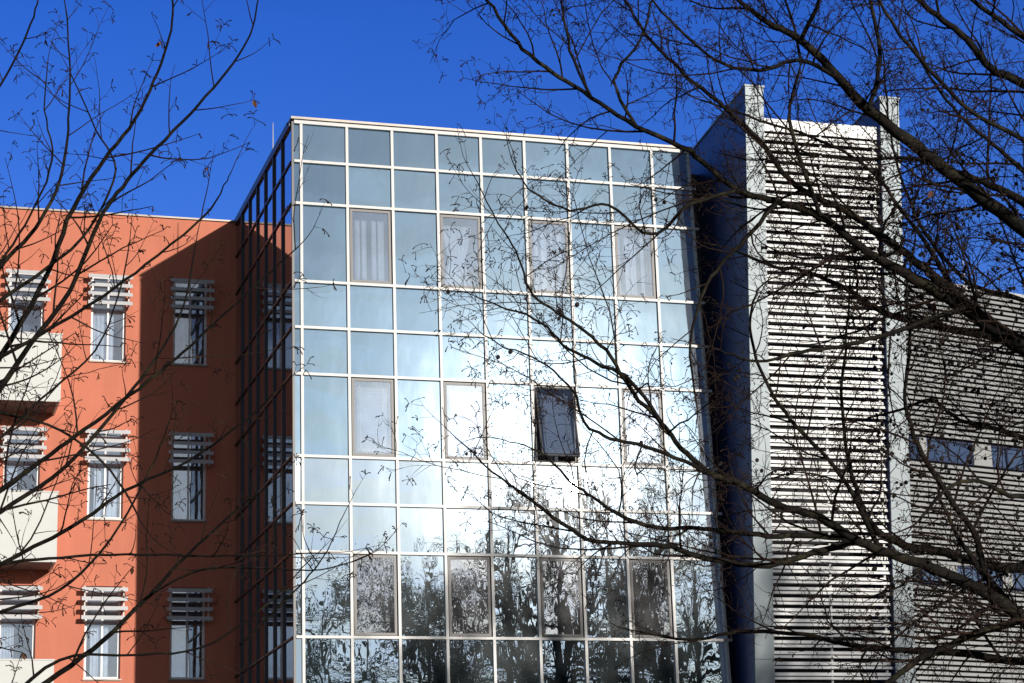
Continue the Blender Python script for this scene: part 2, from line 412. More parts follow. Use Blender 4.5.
for (r, c), W in windows.items():
    window_parts(r, c, W, ajar=(r == 6 and c == 6))
where = {2: 'leftmost', 4: 'second from left', 6: 'third from left', 8: 'fourth from left'}
for c in wincols:                                  # curtains of the top storey hang free behind the sashes
    x0, x1 = XC[c]+0.14, XC[c+1]-0.14; zb, zt = ZR[3]+0.12, ZR[2]-0.22
    rc = random.Random(c)
    cu = MB(); nx, nz_ = 26, 10; ph = rc.random()*6
    n0 = 0
    for j in range(nz_+1):
        for i in range(nx+1):
            u = i/nx; v = j/nz_
            pinch = 1.0
            if c == 4: pinch = 0.45 + 0.55*abs(v-0.42)**0.7*1.5
            x = (x0+x1)/2 - (0.05 if c == 4 else 0) + (u-0.5)*(x1-x0)*min(pinch, 1.0)
            y = 0.16 + 0.022*math.sin(u*38+ph+0.6*math.sin(v*3)) + 0.012*math.sin(u*85+ph*2)
            cu.v.append((x, y, zb + v*(zt-zb)))
    for j in range(nz_):
        for i in range(nx):
            a = j*(nx+1)+i
            if c != 4 and math.sin(i*0.93+ph) + 0.6*math.sin(i*0.41+ph*2.1) < -0.35: continue
            cu.f.append((a, a+1, a+nx+2, a+nx+1))
    o = cu.build('curtain', M['curtain'], None, True)
    so_ = o.modifiers.new('thickness', 'SOLIDIFY'); so_.thickness = 0.003
    tag(o, {2:'white pleated curtain hanging behind the leftmost top storey sash of the glass wall', 4:'pale curtain gathered at the waist behind the second top storey sash from the left',
            6:'white curtain behind the third top storey sash, partly crossed by twigs', 8:'pale curtain behind the fourth top storey sash, behind dense branches'}[c], 'curtain', 'curtains in the glass wall windows')

# left flank, mirror glass between dark bars
SY = [0.0] + [0.97*i - 0.02 for i in range(1, 7)] + [6.64]
for r in range(1, 11):
    for k in range(7):
        MB().box(X0-0.006, X0+0.012, SY[k]+0.05, SY[k+1]-0.03, ZR[r]+0.03, ZR[r-1]-0.03).build('side_pane', M['glass_side'], GB)
MB().box(X0-0.004, X0+0.012, 0.05, 6.64, 0.02, ZR[10]-0.04).build('lower_glazing', M['glass_side'], GB)
MB().box(X0+0.02, X0+0.1, 0.05, 12, 0, 17.58).build('backing', M['room'], GB)
for y in SY[1:-1]:
    MB().box(X0-0.045, X0+0.03, y-0.022, y+0.022, 0.0, 17.60).build('side_mullion', M['darkalu'], GB)
for z in ZR[1:-1]:
    MB().box(X0-0.035, X0+0.025, 0.04, 6.64, z-0.02, z+0.02).build('side_transom', M['darkalu'], GB)
MB().box(X0-0.05, X0+0.03, 0.04, 6.64, 17.54, 17.599).build('side_transom', M['darkalu'], GB)
def rod(parent, x, y, z, h, r=0.012):
    MB().tube([Vector((x,y,z)), Vector((x,y,z+h*.5)), Vector((x,y,z+h))], [r, r, r*.6], 6).build('lightning_rod', M['alu'], parent)
rod(GB, X0+0.05, 2.35, 17.68, 0.80)

# ------------------------------------------------------------------ orange building
OB = thing('orange_building', (0, 6.65, 0), 'orange rendered building with slatted window shades and white balconies, left of the glass block', 'building')
YO = 6.65
cols = [(-6.0, 1), (-4.15, 0), (-2.3, 0), (-0.45, 0), (1.45, 1), (3.33, 1), (5.15, 0), (7.0, 0)]
FZ = [14.14, 10.55, 7.04, 3.47]
WWID, WH = 0.39, 2.02
# wall with real openings: strips between and around the windows
wl = MB()
xs = []
for cx, _ in cols: xs += [cx-WWID, cx+WWID]
edges = [-14.0] + xs + [X0+0.5]
for i in range(0, len(edges), 2): wl.box(edges[i], edges[i+1], YO, YO+0.35, 0.0, 17.60)
for cx, _ in cols:
    prev = 17.60
    for z in FZ:
        wl.box(cx-WWID, cx+WWID, YO, YO+0.35, z+WH, prev); prev = z
    wl.box(cx-WWID, cx+WWID, YO, YO+0.35, 0.0, prev)
# the strips share edges only; merge look by one material
wl.build('wall', M['orange'], OB)
MB().box(-14, X0-0.05, YO+0.8, YO+12, 0, 17.5).build('core_wall', M['room'], OB)
MB().box(-14.05, X0-0.02, YO-0.05, YO+12, 17.605, 17.645).build('coping', M['cap'], OB)
rw = random.Random(3)
def orange_window(cx, z, door):
    W = bpy.data.objects.new('window', None); sc.collection.objects.link(W); W.parent = OB; W['_w'] = OB['_w']
    x0, x1 = cx-WWID, cx+WWID; zt = z+WH; y = YO+0.10
    f = MB(); e = 0.055
    f.box(x0+.002, x0+e, y, y+0.06, z+.002, zt-.002); f.box(x1-e, x1-.002, y, y+0.06, z+.002, zt-.002)
    f.box(x0+e, x1-e, y, y+0.06, z+.002, z+e); f.box(x0+e, x1-e, y, y+0.06, zt-e, zt-.002)
    f.build('frame', M['window_white'], W)
    MB().box(x0+e-.005, x1-e+.005, y+0.02, y+0.035, z+e-.005, zt-e+.005).build('pane', M['glass_orange'], W)
    if not door:
        MB().box(x0-0.03, x1+0.03, YO-0.05, y, z-0.035, z-0.002).build('sill', M['cap'], W)
    cu = MB()
    nx = 24; xa, xb = x0+e, x1-e
    side = rw.choice((0, 1, 2))
    w_ = xb-xa
    if cx > 6: xb = xa + w_*rw.uniform(.35, .5)
    elif cx > 4.5: xa, xb = xa + w_*rw.uniform(0, .2), xb - w_*rw.uniform(0, .3)
    else: xb = xa + w_*rw.uniform(.3, .5)
    for i in range(nx):
        u0, u1 = i/nx, (i+1)/nx
        ya = y+0.14+0.018*math.sin(u0*30+cx); yb = y+0.14+0.018*math.sin(u1*30+cx)
        cu.quad((xa+(xb-xa)*u0, ya, z+0.05), (xa+(xb-xa)*u1, yb, z+0.05), (xa+(xb-xa)*u1, yb, z+1.18), (xa+(xb-xa)*u0, ya, z+1.18))  # curtain stops low; dark room above stands in for the sun shade's shadow
    cu.build('curtain', M['curtain'], W)
    if rw.random() < 0.6:                               # casement bar
        MB().box(cx-0.02, cx+0.02, y+.001, y+0.055, z+e, zt-e).build('casement_bar', M['window_white'], W)
    # sun shade: four angled slats on two arms
    s = MB(); lx0, lx1 = cx-0.49, cx+0.50
    zs = z+1.25
    for k in range(4):
        zz = zs + k*0.205
        s.hexa([(lx0, YO-0.30, zz), (lx1, YO-0.30, zz), (lx1, YO-0.19, zz+0.03), (lx0, YO-0.19, zz+0.03),
                (lx0, YO-0.285, zz+0.085), (lx1, YO-0.285, zz+0.085), (lx1, YO-0.19, zz+0.09), (lx0, YO-0.19, zz+0.09)])
    sh = s.build('sun_shade', M['shade'], W)
    for xx in (lx0+0.06, lx1-0.09):
        a = MB()
        a.box(xx, xx+0.03, YO-0.185, YO-0.15, zs-0.03, zs+0.74)
        for k in (0, 3): a.box(xx, xx+0.03, YO-0.149, YO-.001, zs+k*0.205+0.02, zs+k*0.205+0.05)
        a.build('bracket', M['alu'], sh)
M['glass_orange'] = glass('house_glass', (0,0,0), (0.85, 0.92, 1.0), 0.26, 0.0012, see=0.97, film=0.015)
for cx, door in cols:
    if cx < 1.0: continue
    for z in FZ: orange_window(cx, z - (0.25 if door else 0)*0, door)
for z in (12.86, 9.36, 5.78):
    B = bpy.data.objects.new('balcony', None); sc.collection.objects.link(B); B.parent = OB; B['_w'] = OB['_w']
    MB().box(0.2, 4.02, 5.40, 5.45, z, z+1.50).build('front_panel', M['balcony'], B)
    MB().box(3.96, 4.01, 5.452, YO-.002, z, z+1.50).build('side_panel', M['balcony'], B)
    MB().box(0.22, 3.955, 5.452, YO-.002, z+0.03, z+0.22).build('floor_slab', M['concrete'], B)
    MB().box(0.18, 4.04, 5.385, 5.465, z+1.501, z+1.53).build('handrail', M['alu'], B)

# ------------------------------------------------------------------ louvred tower, front leaning outwards towards the top
TW = thing('stair_tower', (19, -0.5, 0), 'tall tower with white louvre screen between two pale metal fins, right of the glass block', 'tower')
TY0, TK = -0.2, 0.107
def ty(z, off=0.0): return TY0 - TK*z + off
def slab(b, x0, x1, z0, z1, yb, off=0.0, yt=None):
    b.hexa([(x0, ty(z0, off), z0), (x1, ty(z0, off), z0), (x1, yb, z0), (x0, yb, z0),
            (x0, ty(z1, off), z1), (x1, ty(z1, off), z1), (x1, yt if yt is not None else yb, z1), (x0, yt if yt is not None else yb, z1)])
FX = (17.20, 17.61, 20.28, 20.72)
FT = 18.33
def fin(x0, x1):
    Fo = bpy.data.objects.new('fin', None); sc.collection.objects.link(Fo); Fo.parent = TW; Fo['_w'] = TW['_w']
    # cladding front sheet split by horizontal joints, side sheets behind
    fr = MB()
    zj = [0.0, 3.0, 6.6, 10.2, 13.8, FT]
    for a, b_ in zip(zj[:-1], zj[1:]): slab(fr, x0, x1, a+0.004, b_-0.004, 0, 0.0) if False else fr.hexa(
        [(x0, ty(a), a+.004), (x1, ty(a), a+.004), (x1, ty(a)+0.03, a+.004), (x0, ty(a)+0.03, a+.004),
         (x0, ty(b_), b_-.004), (x1, ty(b_), b_-.004), (x1, ty(b_)+0.03, b_-.004), (x0, ty(b_)+0.03, b_-.004)])
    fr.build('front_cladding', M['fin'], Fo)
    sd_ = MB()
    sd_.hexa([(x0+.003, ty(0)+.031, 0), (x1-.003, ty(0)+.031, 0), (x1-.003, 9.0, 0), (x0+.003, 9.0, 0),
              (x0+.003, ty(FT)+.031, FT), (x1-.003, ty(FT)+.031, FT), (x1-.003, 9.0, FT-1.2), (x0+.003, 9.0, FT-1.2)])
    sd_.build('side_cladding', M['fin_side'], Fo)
    MB().hexa([(x0-.02, ty(FT)-.02, FT+.002), (x1+.02, ty(FT)-.02, FT+.002), (x1+.02, 9.0, FT-1.198), (x0-.02, 9.0, FT-1.198),
               (x0-.02, ty(FT)-.02, FT+.04), (x1+.02, ty(FT)-.02, FT+.04), (x1+.02, 9.0, FT-1.16), (x0-.02, 9.0, FT-1.16)]).build('coping', M['fin'], Fo)
fin(FX[0], FX[1]); fin(FX[2], FX[3])
# recess between the glass edge and the fin
MB().box(16.72, 17.195, 0.75, 0.9, 0, 17.4).build('recess_panel', M['darkalu'], TW)
sl = MB(); per = 0.2125; z = 17.73; SO = 0.12
sl.hexa([(FX[1]+.004, ty(17.46, SO), 17.46), (FX[2]-.02, ty(17.46, SO), 17.46), (FX[2]-.02, ty(17.46, SO)+.03, 17.46), (FX[1]+.004, ty(17.46, SO)+.03, 17.46),
         (FX[1]+.004, ty(17.73, SO), 17.73), (FX[2]-.02, ty(17.73, SO), 17.73), (FX[2]-.02, ty(17.73, SO)+.03, 17.73), (FX[1]+.004, ty(17.73, SO)+.03, 17.73)])
z = 17.405
rs = random.Random(8)
while z > 0.3:
    for (dz, h, out_, lx) in ((0.0, 0.064, 0.0, 0.05), (0.087, 0.054, -0.012, 0.0)):
        zt = z - dz; j = rs.gauss(0, 0.0025)
        xa, xb = FX[1]+.006, FX[2]-.006-lx
        sl.hexa([(xa, ty(zt-h, SO+out_)-.02+j, zt-h), (xb, ty(zt-h, SO+out_)-.02+j, zt-h), (xb, ty(zt-h, SO+out_)+.01, zt-h+.004), (xa, ty(zt-h, SO+out_)+.01, zt-h+.004),
                 (xa, ty(zt, SO+out_)+j, zt), (xb, ty(zt, SO+out_)+j, zt), (xb, ty(zt, SO+out_)+.03, zt), (xa, ty(zt, SO+out_)+.03, zt)])
    z -= per
sl.build('louvre_screen', M['slat'], TW)
for xx in (FX[1]+0.03, 18.93, FX[2]-0.13):
    b = MB(); b.hexa([(xx, ty(0, SO+.04), 0), (xx+.045, ty(0, SO+.04), 0), (xx+.045, ty(0, SO+.09), 0), (xx, ty(0, SO+.09), 0),
                      (xx, ty(17.5, SO+.04), 17.5), (xx+.045, ty(17.5, SO+.04), 17.5), (xx+.045, ty(17.5, SO+.09), 17.5), (xx, ty(17.5, SO+.09), 17.5)])
    b.build('support_rail', M['alu'], TW)
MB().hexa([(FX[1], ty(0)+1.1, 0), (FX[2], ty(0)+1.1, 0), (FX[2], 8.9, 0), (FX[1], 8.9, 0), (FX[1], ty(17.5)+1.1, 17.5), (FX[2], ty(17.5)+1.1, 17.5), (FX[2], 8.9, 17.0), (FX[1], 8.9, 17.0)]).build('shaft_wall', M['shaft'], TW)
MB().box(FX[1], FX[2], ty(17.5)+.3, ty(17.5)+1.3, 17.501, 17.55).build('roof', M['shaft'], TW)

# ------------------------------------------------------------------ louvred wing on the far right
RB = thing('louvred_wing', (21.0, 8.0, 0), 'long building wing clad in fine cream horizontal slats with blue ribbon windows, far right', 'building')
rd = Vector((0.969, 0.248, 0)); rn = Vector((0.248, -0.969, 0)); r0 = Vector((20.2, 8.0, 0))
def rbp(s, o_, z): v = r0 + rd*s + rn*o_; return (v.x, v.y, z)
def rbox(b, s0, s1, o0, o1, z0, z1):
    b.hexa([rbp(s0,o1,z0), rbp(s1,o1,z0), rbp(s1,o0,z0), rbp(s0,o0,z0), rbp(s0,o1,z1), rbp(s1,o1,z1), rbp(s1,o0,z1), rbp(s0,o0,z1)])
def hit_rb(x, y):
    d = ROT @ Vector((x-512.0, 341.5-y, -F_PX)); t = (r0-EYE).dot(rn)/d.dot(rn); q = EYE + d*t
    return (q-r0).dot(rd), q.z
ZTOP = hit_rb(975, 291)[1]
ZW1 = hit_rb(915, 459)[1], hit_rb(915, 437)[1]
ZW2 = hit_rb(915, 582)[1], hit_rb(915, 563)[1]
bodym = MB(); rbox(bodym, 0.0, 30, -9.0, -0.10, 0, ZTOP-0.1); bodym.build('wall', M['room'], RB)
cp = MB(); rbox(cp, 0.0, 30, -9.0, 0.06, ZTOP-0.02, ZTOP+0.10); cp.build('coping', M['alu'], RB)
s = MB(); z = ZTOP - 0.08; pr = 0.138
while z > 0.4:
    if not any(a-0.06 < z < b+0.02 for a, b in (ZW1, ZW2)):
        s.hexa([rbp(0,.05,z-.082), rbp(30,.05,z-.082), rbp(30,.0,z-.077), rbp(0,.0,z-.077), rbp(0,.028,z), rbp(30,.028,z), rbp(30,0,z), rbp(0,0,z)])
    z -= pr
s.build('slat_cladding', M['rb_slat'], RB)
for zi, (a, b_) in enumerate((ZW1, ZW2)):
    cuts = [(910, 919, 'g'), (919, 926, 'p'), (926, 972, 'g'), (972, 990, 'p'), (990, 1040, 'g'), (1040, 1052, 'p'), (1052, 1120, 'g')] if zi == 0 else \
           [(912, 930, 'g'), (930, 946, 'p'), (946, 990, 'g'), (990, 1000, 'p'), (1000, 1060, 'g')]
    for x0_, x1_, k in cuts:
        sa = hit_rb(x0_, 450)[0]; sb_ = hit_rb(x1_, 450)[0]
        m_ = MB()
        if k == 'p': rbox(m_, sa, sb_, -0.08, 0.04, a, b_); m_.build('pier', M['rb_slat'], RB)
        else:
            W = bpy.data.objects.new('window', None); sc.collection.objects.link(W); W.parent = RB; W['_w'] = RB['_w']
            rbox(m_, sa+.03, sb_-.03, -0.07, -0.03, a+.03, b_-.03); m_.build('pane', M['glass_far'], W)
            f = MB()
            rbox(f, sa, sb_, -0.075, 0.01, a, a+.045); rbox(f, sa, sb_, -0.075, 0.01, b_-.045, b_)
            n = max(1, int((sb_-sa)/0.55))
            for q in range(n+1):
                ss = sa+(sb_-sa-.04)*q/n; rbox(f, ss, ss+.04, -0.074, 0.0, a+.046, b_-.046)
            f.build('frame', M['darkblue'], W)
hs_, hz_ = hit_rb(973, 290)
q = rbp(hs_, -0.3, ZTOP)
rod(RB, q[0], q[1], ZTOP, 0.95, 0.02)

# ------------------------------------------------------------------ trees
def smooth(P, R_, sub=5, jit=0.0, rg=random):
    pts = []; rad = []
    n = len(P)
    for i in range(n-1):
        p0 = P[max(i-1,0)]; p1 = P[i]; p2 = P[i+1]; p3 = P[min(i+2, n-1)]
        for k in range(sub):
            t = k/sub
            q = 0.5*((2*p1) + (p2-p0)*t + (2*p0-5*p1+4*p2-p3)*t*t + (3*p1-p0-3*p2+p3)*t**3)
            if jit and not (i == 0 and k == 0): q = q + Vector((rg.gauss(0,jit), rg.gauss(0,jit), rg.gauss(0,jit)))
            pts.append(q); rad.append(R_[i]*(1-t)+R_[i+1]*t)
    pts.append(P[-1]); rad.append(R_[-1])
    return pts, rad
def rperp(t, rg):
    while True:
        v = Vector((rg.gauss(0,1), rg.gauss(0,1), rg.gauss(0,1)))
        v = v - t*v.dot(t)
        if v.length > 0.2: return v.normalized()
class Tree:
    def __init__(self, rg, twig, cones, tufts, par):
        self.rg, self.twig, self.cones, self.tufts, self.par = rg, twig, cones, tufts, par
        self.n = 0; self.ends = []
    def tip(self, p, d, lvl):
        rg = self.rg; P_ = self.par; self.ends.append(p.copy())
        if rg.random() < P_['tuft'](p):
            for _ in range(rg.randint(2, 4)):
                e = (d*0.3 + rperp(d, rg)*0.7 + Vector((0,0,rg.uniform(-0.7, 0.5)))).normalized()
                l = rg.uniform(*P_['tl'])
                q = p + e*l; q2 = q + (e + Vector((0,0,-P_['droop']))).normalized()*l*0.5
                self.tufts.tube([p, q, q2], [0.0013, 0.0014, 0.0030*P_['bud']], 3)
        if rg.random() < P_['cone'](p):
            for _ in range(rg.randint(1, 3)):
                c = p + Vector((rg.gauss(0,.02), rg.gauss(0,.02), rg.uniform(-.05,.0)))
                r = rg.uniform(0.006, 0.010)
                self.cones.tube([c+Vector((0,0,-r)), c+Vector((0,0,-r*.6)), c+Vector((0,0,r*.4)), c+Vector((0,0,r))], [r*.3, r*.9, r*.95, r*.3], 6)
    def grow(self, p, d, L, r, lvl):
        """one side shoot with its own side shoots"""
        rg = self.rg; P_ = self.par
        n = 7 if lvl == 1 else (5 if lvl == 2 else 3)
        pts = [p.copy()]; rad = [r]; cur = p.copy(); dd = d.copy()
        wob = rperp(d, rg)*P_['curve']/n
        for i in range(n):
            wig = P_['wig'] if lvl < 3 else P_['wig']*1.5
            dd = (dd + wob + Vector((rg.gauss(0,wig), rg.gauss(0,wig), rg.gauss(0,wig)+P_['up'])) ).normalized()
            cur = cur + dd*(L/n); pts.append(cur.copy()); rad.append(r*(1-(i+1)/n*0.72))
        self.twig.tube(pts, rad, 5 if lvl == 1 else 3, cap=False)
        self.n += 1
        self.tip(pts[-1], dd, lvl)
        if lvl >= P_['maxlvl']: return
        k = int(L/P_['gap'][lvl]) ; side = rperp(d, rg)
        for i in range(k):
            u = 0.15 + 0.8*(i+rg.random())/max(k,1)
            f = u*n; a = min(int(f), n-1); q = pts[a].lerp(pts[a+1], f-a)
            t = (pts[a+1]-pts[a]).normalized()
            side = -side + rperp(t, rg)*0.8
            sp = (side - t*side.dot(t)).normalized()
            ang = math.radians(rg.uniform(32, 68))
            nd = (t*math.cos(ang) + sp*math.sin(ang)).normalized()
            nl = L*(1-u*0.6)*rg.uniform(*P_['ratio'])
            if lvl == 2: nl = min(nl, 0.28*P_['s'])
            self.grow(q, nd, nl, max(rad[a]*0.62, 0.0014*P_['s']), lvl+1)
def limb_with_shoots(T, tree_obj, P, R_, sp, lens, jit=0.006, sides=9, first=0.03, nm='branch'):
    rg = T.rg
    pts, rad = smooth(P, R_, 5, jit, rg)
    b = MB(); b.tube(pts, rad, sides); b.build(nm, M['bark'], tree_obj, True)
    acc = 0; nxt = sp*rg.random(); tot = sum((pts[i+1]-pts[i]).length for i in range(len(pts)-1)); side = None
    for i in range(len(pts)-1):
        seg = pts[i+1]-pts[i]; l = seg.length
        if l < 1e-6: continue
        while acc + l > nxt:
            u = (nxt-acc)/l; q = pts[i].lerp(pts[i+1], u); t = seg/l
            if side is None: side = rperp(t, rg)
            side = -side + rperp(t, rg)*1.0; s_ = (side - t*side.dot(t)).normalized()
            ang = math.radians(rg.uniform(30, 65)); nd = (t*math.cos(ang)+s_*math.sin(ang)).normalized()
            fr = nxt/tot
            L = rg.uniform(*lens)*(1.0-0.45*fr)
            r = min(rad[i]*0.5, 0.0072*L/0.8+0.0012)
            if fr > first: T.grow(q, nd, L, max(r, 0.002), 1)
            nxt += sp*rg.uniform(0.6, 1.4)
        acc += l
    T.grow(pts[-1], (pts[-1]-pts[-3]).normalized(), lens[0]*0.8, max(rad[-1], 0.0015), 2)
def px_limb(spec, d0, d1):
    """spec: (x, y, thickness) along the limb, thickest end first"""
    n = len(spec); P=[]; R_=[]
    for i, (x, y, w) in enumerate(spec):
        d = d0 + (d1-d0)*i/(n-1); P.append(at(x, y, d)); R_.append(max(w*0.5*d/F_PX, 0.0012))
    return P, R_

# ---- right tree
rg = random.Random(21)
D_R = 10.0
tb = at(1330, 430, D_R); base_r = Vector((tb.x, tb.y, 0))
TR = thing('bare_tree', tuple(base_r), 'dark leafless tree with mossy limbs and small cones reaching in from the right edge', 'tree')
def trunk_at(z, base, lean=(0.0, 0.0)): return Vector((base.x + lean[0]*z, base.y + lean[1]*z, z))
tp = [trunk_at(z, base_r) for z in (0, 0.4, 1.5, 3, 4.5, 6.0, 7.5)]
tp[3] += Vector((.05,.03,0)); tp[5] += Vector((-.06,.03,0))
MB().tube(*smooth(tp, [0.30, 0.24, 0.20, 0.18, 0.155, 0.12, 0.07], 5, 0.006, rg), 14).build('trunk', M['bark'], TR, True)
tw, cn, tf = MB(), MB(), MB()
def in_px(p):
    c = ROT.transposed() @ (p-EYE); return 512+F_PX*c.x/-c.z, 341.5-F_PX*c.y/-c.z
def cone_p(p):
    x, y = in_px(p); return 0.15 if (x > 870 and y > 150 and y < 620) else (0.006)
par = dict(wig=0.12, up=0.04, curve=0.7, gap={1: 0.06, 2: 0.06}, ratio=(0.28, 0.62), maxlvl=3, s=1.0, bud=1.0, tl=(0.010, 0.028), droop=0.5, tuft=lambda p: 0.55, cone=cone_p)
T = Tree(rg, tw, cn, tf, par)
RL = [
 # the traced limbs, thick end (right) first
 ([(1200,350,30),(1110,290,24),(1014,222,17),(962,182,16),(917,147,15),(869,110,13),(837,77,11),(801,40,9),(766,22,7),(735,-4,5),(700,-40,4)], 10.0, 9.2, .13),
 ([(1110,290,16),(1060,240,12),(1024,203,11),(982,182,8),(940,165,6),(900,158,4.5),(850,160,3),(800,150,2)], 10.1, 10.8, .16),
 ([(1200,400,34),(1100,380,28),(1021,345,22),(964,307,18),(924,284,14),(880,260,11),(856,243,10),(820,216,9),(777,202,8),(739,190,7.5),(698,158,6.5),(688,150,6.5),(636,126,5.5),(591,97,5),(552,72,4.5),(517,42,4),(488,0,3.2),(470,-30,2.5)], 9.8, 9.0, .13),
 ([(1021,345,16),(991,324,14),(947,287,12),(914,260,10),(885,238,8.5),(844,210,8),(806,193,7),(782,172,6.5),(759,140,6),(718,102,5),(680,70,4.5),(650,40,3.5),(625,0,3),(610,-30,2)], 9.9, 10.8, .13),
 ([(1200,390,22),(1090,350,16),(1015,340,11),(964,332,10),(914,321,8.5),(880,311,7.5),(844,288,6),(803,271,5),(770,265,3.5),(735,250,2.5)], 10.3, 11.0, .13),
 ([(1210,470,30),(1110,590,26),(1060,640,22),(1024,618,17),(987,593,15),(933,568,13),(880,550,11.5),(856,539,11),(820,518,10),(777,505,9),(739,483,8),(717,477,7),(687,454,6.5),(661,422,5.5),(635,395,5),(611,357,4),(578,326,3.2),(534,296,2.6),(519,258,2.2),(499,223,1.7),(472,173,1.0)], 9.6, 8.6, .15),
 ([(1210,480,24),(1110,540,18),(1024,568,13),(970,560,12),(933,550,11),(905,546,10),(873,526,8),(858,495,6),(848,455,4.5),(842,400,3.5),(846,340,2.8),(850,280,2)], 10.0, 10.4, .14),
 ([(856,541,8),(812,553,7.5),(768,565,7.5),(718,561,7),(680,550,6.5),(670,546,6.5),(626,543,5),(588,539,4.5),(547,512,4),(517,489,3),(500,478,2.4),(455,437,1.2)], 9.4, 8.4, .17),
 ([(850,540,7),(818,536,6.5),(768,536,6.5),(718,530,5.5),(680,528,5),(658,528,5),(626,518,4.5),(597,500,3.5),(573,483,3),(540,452,2),(505,440,1.2)], 9.6, 9.2, .16),
 ([(717,477,5.5),(693,466,5),(646,446,4.2),(611,439,3.8),(585,422,3.2),(572,390,2.6),(540,360,2),(500,345,1.5),(478,330,1)], 8.8, 8.2, .17),
 ([(661,422,5),(630,380,4.2),(603,365,3.8),(570,350,3.2),(540,322,2.6),(505,308,2),(475,296,1.2)], 8.8, 9.2, .17),
 ([(1210,560,20),(1110,650,14),(1024,661,10),(977,655,9),(930,652,8),(895,650,7),(850,645,6),(800,634,5),(740,632,4),(690,640,3),(640,632,2)], 10.0, 10.6, .15),
 ([(1110,600,16),(1050,610,12),(1015,622,10),(985,631,9),(950,645,8.5),(918,660,8),(886,683,7),(850,705,6),(800,720,4)], 9.3, 9.0, .15),
 ([(1200,200,24),(1100,130,16),(1024,84,11),(991,68,9),(966,38,8),(937,16,7),(912,-6,6),(880,-40,4)], 9.7, 9.2, .13),
 ([(987,580,10),(978,545,8),(972,529,7.5),(951,500,7),(926,460,6.5),(912,430,5.5),(905,390,4.5),(910,345,3.5),(907,290,2.6),(915,240,2)], 9.6, 9.9, .14),
 ([(1100,700,20),(1040,640,14),(1010,605,12),(985,575,9),(960,540,5),(940,500,3)], 9.5, 9.8, .14),
 ([(1200,330,14),(1100,320,9),(1024,300,6),(970,283,5),(930,240,4),(905,190,3),(890,130,2.4),(884,60,2)], 10.6, 11.0, .14),
 ([(964,307,8),(930,250,5.5),(905,215,4.5),(870,170,4),(820,140,3.2),(760,120,2.6),(700,100,2)], 10.5, 11.2, .15),
 ([(1200,240,14),(1090,180,9),(1024,140,6),(970,110,5),(920,60,4.2),(890,20,3.5),(870,-20,2.6)], 9.0, 8.6, .14),
 ([(1150,100,12),(1060,60,8),(1000,20,6),(960,-10,5),(920,-40,4)], 9.2, 9.0, .15),
 ([(964,307,7),(900,330,5.5),(850,345,4.6),(800,352,4),(760,362,3),(720,350,2.2)], 9.2, 8.8, .15),
 ([(837,77,6),(800,60,5),(760,70,4.2),(715,60,3.4),(670,20,2.6),(640,-15,2)], 9.3, 9.0, .14),
 ([(777,202,5.5),(745,240,4.6),(720,265,4),(700,300,3.2),(690,345,2.6),(695,395,2)], 9.2, 9.0, .16),
 ([(739,190,5),(690,205,4),(650,235,3.4),(610,205,2.8),(570,210,2.4),(530,190,1.8),(512,160,1.2)], 9.1, 8.8, .16),
 ([(880,550,7),(850,490,5.5),(820,450,4.8),(790,420,4.2),(765,380,3.6),(750,330,3),(757,290,2.4)], 9.8, 10.3, .15),
 ([(1150,480,16),(1060,450,9),(1000,430,6),(960,420,5),(930,400,4),(900,410,3),(860,420,2)], 10.6, 11.0, .13),
 ([(1150,520,14),(1060,500,8),(1010,495,6),(975,480,5),(945,490,4),(920,520,3)], 9.0, 8.8, .13),
 ([(801,40,6),(820,0,5),(835,-40,4)], 9.2, 9.0, .15),
 ([(869,110,6),(880,60,5),(872,10,4),(865,-30,3)], 9.5, 9.7, .15),
 ([(820,216,6),(790,120,4),(800,60,3.2),(785,0,2.6)], 9.2, 9.6, .15),
 ([(591,97,3.6),(570,50,3),(560,0,2.4),(550,-30,2)], 9.0, 8.9, .16),
 ([(636,126,4),(615,80,3.3),(640,40,2.6),(655,-10,2)], 9.0, 9.2, .15),
 ([(1110,300,12),(1040,190,7),(1000,150,5),(965,120,4),(935,85,3),(910,40,2.4)], 10.9, 11.4, .14),
]
for spec, d0, d1, sp in RL:
    P, R_ = px_limb(spec, d0, d1)
    x0_ = spec[0][0]
    if x0_ >= 1150:
        z_ = min(max(P[0].z-0.6, 1.2), 7.0)
        P = [trunk_at(z_, base_r)] + P; R_ = [R_[0]*1.15] + R_
    dense = 1.0 if x0_ > 0 else 1
    R_ = [q*(0.84 if q > 0.01 else 0.95) for q in R_]
    limb_with_shoots(T, TR, P, R_, sp*0.72, (0.26, 1.02), 0.0025, 9, 0.06)
print('right shoots', T.n)
tw.build('twigs', M['twig'], TR); 
o = cn.build('small_cones', M['cone'], TR); o['kind'] = 'stuff'
o = tf.build('seed_tufts', M['twig'], TR); o['kind'] = 'stuff'
def dead_leaf(x, y, d, parent, s=0.02):
    q = at(x, y, d)
    c = min(T.ends, key=lambda e: (in_px(e)[0]-x)**2 + (in_px(e)[1]-y)**2)   # hangs from the nearest twig end
    b = MB()
    a = Vector((random.gauss(0,1), random.gauss(0,1), -2)).normalized(); u = rperp(a, random); n_ = a.cross(u)
    P = [c, c+a*s*.7+u*s*.5+n_*s*.15, c+a*s*1.5+u*s*.35, c+a*s*2.0, c+a*s*1.5-u*s*.35-n_*s*.1, c+a*s*.7-u*s*.5+n_*s*.2]
    k = len(b.v); b.v += [tuple(q) for q in P]; b.v += [tuple(q+n_*0.001) for q in P]
    b.f += [(0,1,2),(0,2,3),(0,3,4),(0,4,5),(8,7,6),(9,8,6),(10,9,6),(11,10,6)]
    b.build('dead_leaf', M['leaf_dead'], parent)
for x, y in ((934,190),(905,262),(858,282),(662,598),(930,300)): dead_leaf(x, y, 9.2, TR, 0.022)

